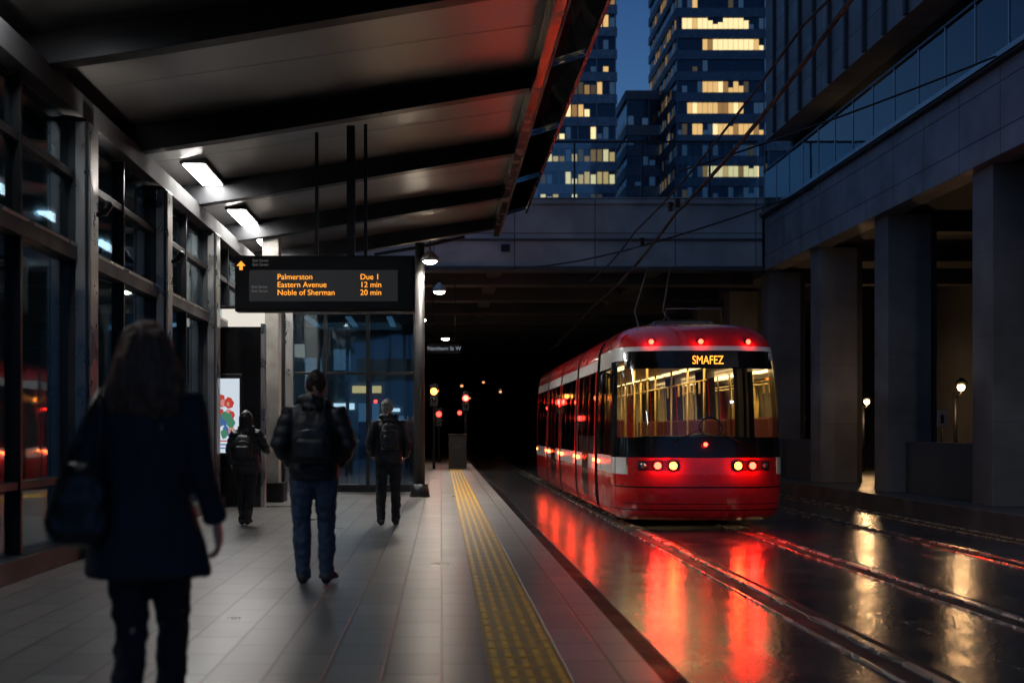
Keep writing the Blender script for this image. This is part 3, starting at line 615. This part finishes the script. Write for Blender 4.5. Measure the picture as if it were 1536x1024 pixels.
for a,c in ((21.6,22.4),(23.4,25.7),(26.8,29.2),(30.4,32.8),(34,36.4)):
    MB(to).prism([(TX-.55,3.29),(TX+.55,3.29),(TX+.48,3.40),(TX-.48,3.40)],a,c,M_steel).obj('roof_equipment',tr,bevel=.02)
M_pan=mat('pantograph_steel',(.10,.10,.105),.4,.7,bump=0)
b=MB(to); py=24.2
for x in (-.35,.35):
    b.tube([((TX+x,py,3.45),.022),((TX+x*.8,py+1.1,3.9),.02),((TX+x*.6,py-.1,4.6),.018)],M_pan,8)
b.tube([((TX-.6,py-.1,4.52),.018),((TX-.4,py-.1,4.62),.018),((TX+.4,py-.1,4.62),.018),((TX+.6,py-.1,4.52),.018)],M_pan,8)
b.box(TX-.45,TX+.45,py-.2,py+.3,3.40,3.48,M_black)
b.obj('pantograph',tr)
b=MB(to)
b.tube([((TX-.42,21.2,3.3),.014),((TX-.38,21.2,3.56),.014),((TX+.52,21.2,3.56),.014),((TX+.56,21.2,3.3),.014)],M_pan,6)
b.obj('roof_rail',tr)
it=empty('interior',(0,0,0),None,None); it.parent=tr
MB(to).box(TX-1.15,TX+1.15,21.3,36.7,.5,.56,M_dark).obj('floor',it); MB(to).box(TX-1.2,TX+1.2,21.2,36.7,2.74,2.78,M_cream).obj('ceiling',it)
MB(to).box(TX-1.2,TX+1.2,36.6,36.7,.56,2.74,M_cream).obj('rear_lining',it)
each(it,to,'ceiling_light_strip',[(TX+x,TX+x+.12,21.6+i*2.1,23.3+i*2.1,2.70,2.735) for x in (-.75,.62) for i in range(7)],E_warm)
for y in (22.4,23.9,25.6,27.5,29.5,32):
    for x in (-.5,.5): MB(to).cyl((TX+x,y,.56),(TX+x,y,2.74),.02,M_pole,8).obj('grab_pole',it)
for x in (-.5,.5):
    b=MB(to); b.cyl((TX+x,22.2,2.42),(TX+x,34,2.42),.016,M_pole,8)
    for y in (22.8,23.3,24.3,24.8,26,27): b.box(TX+x-.01,TX+x+.01,y-.05,y+.05,2.2,2.42,M_pole)
    b.obj('handrail',it)
for y in (23.5,24.4,25.3,27,27.9,28.8,30.5):
    for x in (-1.1,.65):
        b=MB(to); b.box(TX+x,TX+x+.42,y,y+.42,.95,1.05,M_seat); b.box(TX+x,TX+x+.42,y+.36,y+.44,1.05,1.75,M_seat); b.obj('passenger_seat',it,bevel=.03)
b=MB(to); b.box(TX-.85,TX+.85,20.75,21.2,1.0,1.46,M_board); b.obj('driver_desk',it,bevel=.01)
MB(to).box(TX+.15,TX+.55,21.75,22.0,1.0,1.50,M_dseat).obj('driver_seat',it,bevel=.08)
P=[]
for k in range(19):
    a=2*math.pi*k/18; P.append(((TX+.35+.19*math.cos(a),21.15+.07*math.sin(a),1.6+.16*math.sin(a)),.014))
MB(to).tube(P,M_board,6).obj('steering_wheel',it)
lamp('cabin_lamp','AREA',(TX,23.5,2.66),60,(1,.70,.32),it,to,shape='RECTANGLE',size=1.2,size_y=3)
lamp('cabin_lamp','AREA',(TX,28.5,2.66),70,(1,.70,.32),it,to,shape='RECTANGLE',size=1.2,size_y=4)
lamp('cabin_lamp','AREA',(TX,33.8,2.66),60,(1,.70,.32),it,to,shape='RECTANGLE',size=1.2,size_y=4)
# ---------------------------------------------------------------- PEOPLE
M_skin=mat('skin',(.50,.28,.19),.5,bump=.05)
def cloth(name,col,rough=.85,bs=220): return mat(name,col,rough,var=.25,ns=7,bump=.25,bs=bs,rvar=.08,bd=.004)
M_coat=cloth('navy_wool_coat',(.022,.025,.034)); M_jack=cloth('black_nylon_jacket',(.013,.014,.018),.48); M_jean=cloth('dark_blue_denim',(.042,.066,.115)); M_trou=cloth('black_trousers',(.015,.015,.020))
M_shoe=mat('dark_shoe',(.03,.028,.028),.5); M_bag=cloth('backpack_fabric',(.018,.019,.022),.5); M_leath=mat('black_leather',(.014,.012,.012),.3,bump=.2,bs=60)
M_hdark=mat('dark_brown_hair',(.03,.016,.010),.45,var=.5,ns=30,bump=.7,bs=40,sc=(3,3,.4)); M_hgrey=mat('grey_hair',(.26,.25,.24),.6,var=.4,ns=30,bump=.6,bs=70)
M_hbrown=mat('reddish_brown_hair',(.17,.07,.034),.34,var=.5,ns=22,bump=.9,bs=30,sc=(4,4,.35),bd=.02)
def remesh(b,vox,sm,M,name,mt,parent,disp=None):
    me=b.mesh('tmp'); ob=D.objects.new('tmp',me); COL.objects.link(ob)
    r=ob.modifiers.new('r','REMESH'); r.mode='VOXEL'; r.voxel_size=vox
    s_=ob.modifiers.new('s','SMOOTH'); s_.factor=.5; s_.iterations=sm
    dg=C.evaluated_depsgraph_get(); m2=D.meshes.new_from_object(ob.evaluated_get(dg)); D.objects.remove(ob)
    if disp:
        ns=[v.normal.copy() for v in m2.vertices]
        for v,n in zip(m2.vertices,ns): v.co+=n*disp(v.co)
    m2.transform(M); m2.materials.clear(); m2.materials.append(mt)
    for p in m2.polygons: p.use_smooth=True
    m2.name=name; o=D.objects.new(name,m2); COL.objects.link(o); o.parent=parent; return o
V=Vector
def folds(a,f,zst=.45):
    return lambda p: a*(noise.noise(V((p.x*f,p.y*f,p.z*f*zst)))+.5*noise.noise(V((p.x*f*2.3+5,p.y*f*2.3,p.z*f*1.2))))
def puffy(a,step,f=6):
    return lambda p: a*abs(math.sin(math.pi*(p.z+.02*noise.noise(p*4))/step))*1.3-a*.6+.5*a*noise.noise(p*f*2)
def person(label,loc,H,rot,P):
    k=H/1.75; e=empty('person',loc,label,'person')
    M=Matrix.Rotation(R(rot),4,'Z')@Matrix.Scale(k,4)
    J=P['J']; sk=M_skin
    fem=P.get('fem',0); sw=.93 if fem else 1
    b=MB()
    b.tube([((0,0,.84),.13,.10),((0,0,.95),.155,.115),((0,0,1.08),.13,.095),((0,0,1.25),.15,.11),((0,-.005,1.37),.17*sw,.105),((0,-.01,1.445),.12,.075),((0,-.01,1.485),.062,.06),((0,.0,1.56),.053,.056)],sk)
    hx,hy,hz=J['head']
    b.tube([((hx,hy+.005,hz-.115),.035,.045),((hx,hy+.008,hz-.09),.055,.07),((hx,hy+.003,hz-.05),.069,.086),((hx,hy,hz),.077,.097),((hx,hy-.004,hz+.05),.074,.094),((hx,hy-.006,hz+.085),.056,.074),((hx,hy-.006,hz+.108),.03,.04)],sk,18)
    b.tube([((0,-.005,1.48),.055),((hx*.6,hy*.6-.002,hz-.1),.052),((hx,hy-.01,hz-.04),.05)],sk)
    b.tube([((hx,hy+.09,hz+.02),.008),((hx,hy+.108,hz-.02),.013),((hx,hy+.1,hz-.035),.012)],sk,8)
    for s in (-1,1): b.ball((hx+s*.08,hy-.005,hz-.005),.012,.02,.032,sk,8)
    for S in ('L','R'):
        s=-1 if S=='L' else 1
        hip,kn,an=[V(q) for q in J['leg'+S]]
        b.tube([(hip+V((0,0,.02)),.09),(hip.lerp(kn,.35),.078),(kn,.056),(kn.lerp(an,.3),.055),(kn.lerp(an,.75),.038),(an,.035),(an+V((0,0,-.05)),.036)],sk)
        ft=V(J.get('toe'+S,(0,.16,-.045)))
        b.tube([(an+V((0,-.05,-.05)),.03,.03),(an+V((0,.02,-.045)),.036,.032),(an+ft*.75,.042,.022),(an+ft,.03,.015)],sk)
        sh,el,wr=[V(q) for q in J['arm'+S]]
        b.tube([(sh+V((-s*.05,0,.01)),.05),(sh,.052),(sh.lerp(el,.4),.045),(el,.037),(el.lerp(wr,.3),.037),(wr,.027,.024)],sk)
        d=(wr-el).normalized(); fd=V(J.get('hdir'+S,d)).normalized()
        side=V((0,1,0))-V((0,1,0)).dot(fd)*fd; side.normalize(); nrm=fd.cross(side).normalized()
        if nrm.x*s<0: nrm=-nrm
        def hp(a,c,dn=0): return wr+fd*a+side*c+nrm*dn
        for c in (-.028,-.009,.009,.028): b.tube([(hp(.0,c*.6),.017),(hp(.045,c*.95),.0165),(hp(.088,c),.013)],sk,8)
        for c,l in ((-.030,.055),(-.010,.068),(.010,.073),(.030,.066)):
            b.tube([(hp(.08,c),.0105),(hp(.08+l*.45,c*1.08,-.008),.0098),(hp(.08+l*.75,c*1.08,-.026),.009),(hp(.08+l*.9,c*1.03,-.046),.0075)],sk,8)
        b.tube([(hp(.02,.022),.015),(hp(.05,.048,-.008),.012),(hp(.078,.056,-.018),.0105),(hp(.1,.055,-.027),.009)],sk,8)
    remesh(b,.0062,2,M,'body',sk,e)
    for s in (-1,1):
        b=MB(); b.ball((hx+s*.03,hy+.083,hz+.005),.012,.008,.007,M_white,8); b.ball((hx+s*.03,hy+.09,hz+.005),.005,.003,.005,M_black,8)
        me=b.obj('eye',e); me.data.transform(M)
    b=MB(); b.tube([((hx-.022,hy+.088,hz-.06),.005),((hx,hy+.096,hz-.058),.007),((hx+.022,hy+.088,hz-.06),.005)],mat('lips',(.3,.12,.1),.5),8); me=b.obj('mouth',e); me.data.transform(M)
    b=MB(); tw=P.get('tw',1.0)
    b.tube([((0,0,.80),.13,.10),((0,0,.9),.168,.125),((0,0,1.02),.15,.115)],sk)
    for S in ('L','R'):
        hip,kn,an=[V(q) for q in J['leg'+S]]
        b.tube([(hip+V((0,0,.02)),.1*tw),(hip.lerp(kn,.3),.098*tw),(hip.lerp(kn,.7),.08*tw),(kn,.071*tw),(kn.lerp(an,.35),.07*tw),(kn.lerp(an,.8),.06*tw),(an+V((0,-.005,0)),.058*tw),(an+V((0,-.005,-.035)),.06*tw)],sk)
    remesh(b,.011,2,M,'trousers',P['trou'],e,folds(.012,14,1.5))
    for S in ('L','R'):
        an=V(J['leg'+S][2]); ft=V(J.get('toe'+S,(0,.16,-.045))); b=MB()
        lz=ft.z+.045
        b.tube([(an+V((0,-.075,-.045-lz*.3)),.034,.034),(an+V((0,-.04,-.035)),.046,.05),(an+V((0,.03,-.035+lz*.2)),.048,.05),(an+ft*.65+V((0,0,.008)),.05,.034),(an+ft+V((0,.02,.0)),.042,.022),(an+ft+V((0,.05,-.004)),.025,.014)],sk,12)
        b.tube([(an+V((0,-.01,-.03)),.052),(an+V((0,-.012,.03+P.get('boot',0))),.05)],sk,12)
        remesh(b,.009,2,M,'shoe',M_shoe,e)
    b=MB(); cz=P['coat']
    b.tube([((0,q[3] if len(q)>3 else 0,q[0]),q[1],q[2]) for q in cz],sk,20,.15)
    ar=P.get('ar',1.0)
    for S in ('L','R'):
        s=-1 if S=='L' else 1
        sh,el,wr=[V(q) for q in J['arm'+S]]
        b.tube([(sh+V((-s*.08,0,.015)),.07),(sh+V((s*.0,0,.0)),.073*ar),(sh.lerp(el,.45),.064*ar),(el,.058*ar),(el.lerp(wr,.4),.055*ar),(wr.lerp(el,.04),.044*ar)],sk,14,.3)
    remesh(b,.011,3,M,P['cname'],P['cmat'],e,P['cdisp'])
    if P.get('hood'):
        b=MB(); q=P['hood']
        if q=='down': 
            b.tube([((-.10,.045,1.50),.035,.03),((-.095,-.05,1.51),.05,.045),((0,-.095,1.505),.06,.06),((.095,-.05,1.51),.05,.045),((.10,.045,1.50),.035,.03)],sk,12)
            b.tube([((0,-.06,1.40),.10,.05),((0,-.10,1.46),.095,.055),((0,-.075,1.53),.07,.04)],sk,14)
        else:
            b.tube([((hx,hy-.02,hz-.17),.10,.10),((hx,hy-.025,hz-.08),.105,.115),((hx,hy-.02,hz+.02),.107,.12),((hx,hy-.015,hz+.09),.08,.095),((hx,hy-.012,hz+.13),.035,.045)],sk,16)
        remesh(b,.011,3,M,'hood',P['cmat'],e,folds(.006,14,1))
    if P.get('hair')=='short':
        b=MB(); b.tube([((hx,hy-.045,hz-.06),.055,.045),((hx,hy-.028,hz-.015),.079,.078),((hx,hy-.018,hz+.03),.084,.094),((hx,hy-.008,hz+.07),.076,.096),((hx,hy-.004,hz+.105),.052,.07),((hx,hy,hz+.125),.022,.035)],sk,16)
        remesh(b,.008,2,M,'hair',P['hmat'],e,lambda p:.007*noise.noise(p*38)+.004*noise.noise(p*80))
    if P.get('hair')=='long':
        b=MB(); b.tube([((hx+.0,hy-.075,hz-.255),.11,.04),((hx-.0,hy-.08,hz-.22),.142,.065),((hx,hy-.07,hz-.15),.145,.09),((hx,hy-.05,hz-.07),.132,.108),((hx,hy-.03,hz+.01),.115,.115),((hx,hy-.02,hz+.06),.098,.105),((hx,hy-.01,hz+.10),.073,.085),((hx,hy-.008,hz+.13),.035,.045)],sk,20)
        b.tube([((hx+.10,hy+.0,hz-.02),.03),((hx+.125,hy-.01,hz-.12),.035),((hx+.15,hy-.03,hz-.23),.025),((hx+.165,hy-.03,hz-.28),.012)],sk,10)
        remesh(b,.008,2,M,'hair',P['hmat'],e,lambda p:.015*noise.noise(V((p.x*26,p.y*26,p.z*6)))+.008*noise.noise(V((p.x*70,p.y*70,p.z*12))))
    return e,M,k
def backpack(label,loc,H,rot,mt,wd=.15,z0=1.0,z1=1.42,dep=.09):
    k=H/1.75; e=empty('backpack',loc,label,'backpack'); M=Matrix.Rotation(R(rot),4,'Z')@Matrix.Scale(k,4)
    def part(b,name,vox=.009,m_=mt,d=None): remesh(b,vox,2,M,name,m_,e,d)
    b=MB(); cyy=-.19
    def sbox(b,rs,seg=28):
        vs=[]
        for z,w_,d_,y in rs:
            for i in range(seg):
                a=2*math.pi*i/seg; c,s=math.cos(a),math.sin(a)
                vs.append((w_*math.copysign(abs(c)**.5,c),y+d_*math.copysign(abs(s)**.5,s),z))
        n=len(rs); fs=[(i*seg+j,i*seg+(j+1)%seg,(i+1)*seg+(j+1)%seg,(i+1)*seg+j) for i in range(n-1) for j in range(seg)]
        fs+=[tuple(reversed(range(seg))),tuple(range((n-1)*seg,n*seg))]; b.add(vs,fs,mt,True)
    sbox(b,[(z0,wd*.85,dep*.7,cyy),(z0+.03,wd,dep,cyy),(z0+.2,wd*1.03,dep*1.08,cyy-.005),(z1-.1,wd*.95,dep*.95,cyy),(z1-.03,wd*.75,dep*.75,cyy+.01),(z1,wd*.4,dep*.45,cyy+.02)])
    part(b,'pack_body',d=folds(.009,11,1))
    b=MB(); sbox(b,[(z0+.03,wd*.7,.03,cyy-dep),(z0+.05,wd*.78,.04,cyy-dep-.01),(z0+.17,wd*.78,.04,cyy-dep-.01),(z0+.2,wd*.66,.025,cyy-dep)]); part(b,'front_pocket',d=folds(.006,14,1))
    for s in (-1,1):
        b=MB(); b.tube([((s*.08,-.12,z1-.04),.022,.01),((s*.095,-.07,1.50),.026,.012),((s*.11,.03,1.51),.026,.012),((s*.125,.13,1.36),.026,.012),((s*.15,.12,1.15),.022,.01),((s*.15,-.08,z0+.08),.018,.01)],mt,10); part(b,'shoulder_strap')
    b=MB(); b.tube([((-.03,cyy+.03,z1-.01),.008),((-.02,cyy+.03,z1+.03),.008),((.02,cyy+.03,z1+.03),.008),((.03,cyy+.03,z1-.01),.008)],mt,8); o_=b.obj('carry_handle',e); o_.data.transform(M)
    b=MB(); b.tube([((-wd*.8,cyy-dep*.95,z0+.25),.004),((0,cyy-dep*1.12,z0+.27),.004),((wd*.8,cyy-dep*.95,z0+.25),.004)],M_alu,6); o_=b.obj('zip',e); o_.data.transform(M)
    return e
WJ=dict(head=(.0,.01,1.63),legL=[(-.085,0,.92),(-.07,.03,.50),(-.06,-.16,.12)],legR=[(.085,0,.92),(.075,.14,.51),(.06,.12,.10)],toeL=(0,.14,-.07),
  armL=[(-.17,0,1.42),(-.235,-.06,1.16),(-.21,.12,1.05)],armR=[(.17,0,1.42),(.225,-.04,1.17),(.275,.02,.965)],hdirR=(.12,.12,-1))
wl=(-1.15,5.0,.25)
e,M,k=person('woman walking away in long dark coat with brown hair',wl,1.71,0,dict(J=WJ,fem=1,trou=M_trou,tw=.92,boot=.08,
  coat=[(.75,.25,.17,0),(.86,.228,.155,0),(1.0,.19,.138),(1.12,.165,.125),(1.25,.172,.125),(1.38,.175,.12),(1.445,.13,.09),(1.50,.075,.07),(1.52,.06,.06)],
  cname='coat',cmat=M_coat,cdisp=folds(.018,8,.35),ar=1.0,hair='long',hmat=M_hbrown))
o=wl; bg_=empty('shoulder_bag',o,'black leather shoulder bag hanging under her arm','handbag')
b=MB()
b.tube([((-.235,-.12,.87),.10,.05),((-.235,-.12,.92),.125,.065),((-.23,-.12,1.03),.115,.06),((-.225,-.11,1.13),.09,.042),((-.22,-.105,1.17),.075,.022)],M_leath,20)
remesh(b,.009,2,Matrix.Identity(4),'bag_body',M_leath,bg_,folds(.014,10,1))
for yy in (-.13,-.08):
    b=MB(); b.tube([((-.29,yy,1.14),.009),((-.24,yy,1.28),.009),((-.165,yy+.07,1.455),.011),((-.15,yy+.09,1.47),.011),((-.15,yy+.04,1.42),.009),((-.16,yy,1.14),.009)],M_leath,8); o_=b.obj('bag_strap',bg_)
AJ=dict(head=(.015,.02,1.63),legL=[(-.095,0,.92),(-.105,.015,.50),(-.085,-.02,.09)],legR=[(.095,0,.92),(.10,.015,.50),(.105,-.01,.09)],toeL=(-.02,.16,-.045),toeR=(.05,.155,-.045),
  armL=[(-.19,0,1.40),(-.285,-.04,1.14),(-.20,.14,.99)],armR=[(.19,0,1.40),(.285,-.04,1.14),(.20,.14,.99)],hdirL=(.7,.5,-.5),hdirR=(-.7,.5,-.5))
al=(-1.08,10.85,.25)
person('standing man in black hooded jacket and blue jeans, hands in pockets',al,1.80,0,dict(J=AJ,trou=M_jean,tw=1.06,
  coat=[(.86,.19,.15),(.90,.205,.16),(1.0,.20,.155),(1.15,.195,.15),(1.3,.205,.15),(1.40,.20,.13),(1.47,.12,.09),(1.51,.08,.075)],
  cname='jacket',cmat=M_jack,cdisp=puffy(.006,.10),ar=1.25,hood='down',hair='short',hmat=M_hdark))
backpack('large black backpack worn on jacket',al,1.80,0,M_bag)
BJ=dict(head=(-.02,.03,1.63),legL=[(-.09,0,.92),(-.10,.03,.50),(-.11,-.05,.095)],legR=[(.09,0,.92),(.10,.05,.50),(.105,.03,.09)],
  armL=[(-.18,0,1.41),(-.265,-.02,1.15),(-.22,.12,.97)],armR=[(.18,0,1.41),(.26,-.02,1.15),(.24,.10,.95)],hdirL=(.5,.5,-.7),hdirR=(-.4,.5,-.7))
bl=(-.72,17.45,.25)
person('grey-haired man in dark jacket and black trousers walking',bl,1.72,8,dict(J=BJ,trou=M_trou,tw=1.0,
  coat=[(.86,.185,.145),(.92,.19,.15),(1.1,.185,.145),(1.3,.20,.145),(1.40,.19,.125),(1.47,.115,.085),(1.52,.085,.08)],
  cname='jacket',cmat=M_jack,cdisp=folds(.012,8,1),ar=1.15,hair='short',hmat=M_hgrey,hood='down'))
backpack('dark rucksack on the grey-haired man',bl,1.72,8,M_bag,wd=.13,z0=1.06,z1=1.42)
CJ=dict(head=(-.01,.03,1.62),legL=[(-.085,0,.92),(-.08,.06,.51),(-.07,.05,.095)],legR=[(.085,0,.92),(.07,.02,.50),(.055,-.12,.11)],
  armL=[(-.17,0,1.40),(-.25,-.02,1.16),(-.24,.06,.94)],armR=[(.17,0,1.40),(.29,.0,1.19),(.30,.16,1.12)],hdirR=(.2,.8,.1))
cl_=(-2.66,17.45,.25)
person('person in dark hooded quilted jacket walking past the glass',cl_,1.57,-5,dict(J=CJ,fem=1,trou=M_trou,tw=1.0,boot=.1,
  coat=[(.80,.215,.165),(.86,.22,.17),(1.0,.205,.16),(1.15,.19,.15),(1.3,.195,.145),(1.40,.185,.125),(1.47,.12,.09),(1.52,.09,.08)],
  cname='jacket',cmat=M_jack,cdisp=puffy(.009,.09),ar=1.2,hood='up'))
backpack('small dark backpack on the hooded person',cl_,1.57,-5,M_bag,wd=.13,z0=1.02,z1=1.38,dep=.07)
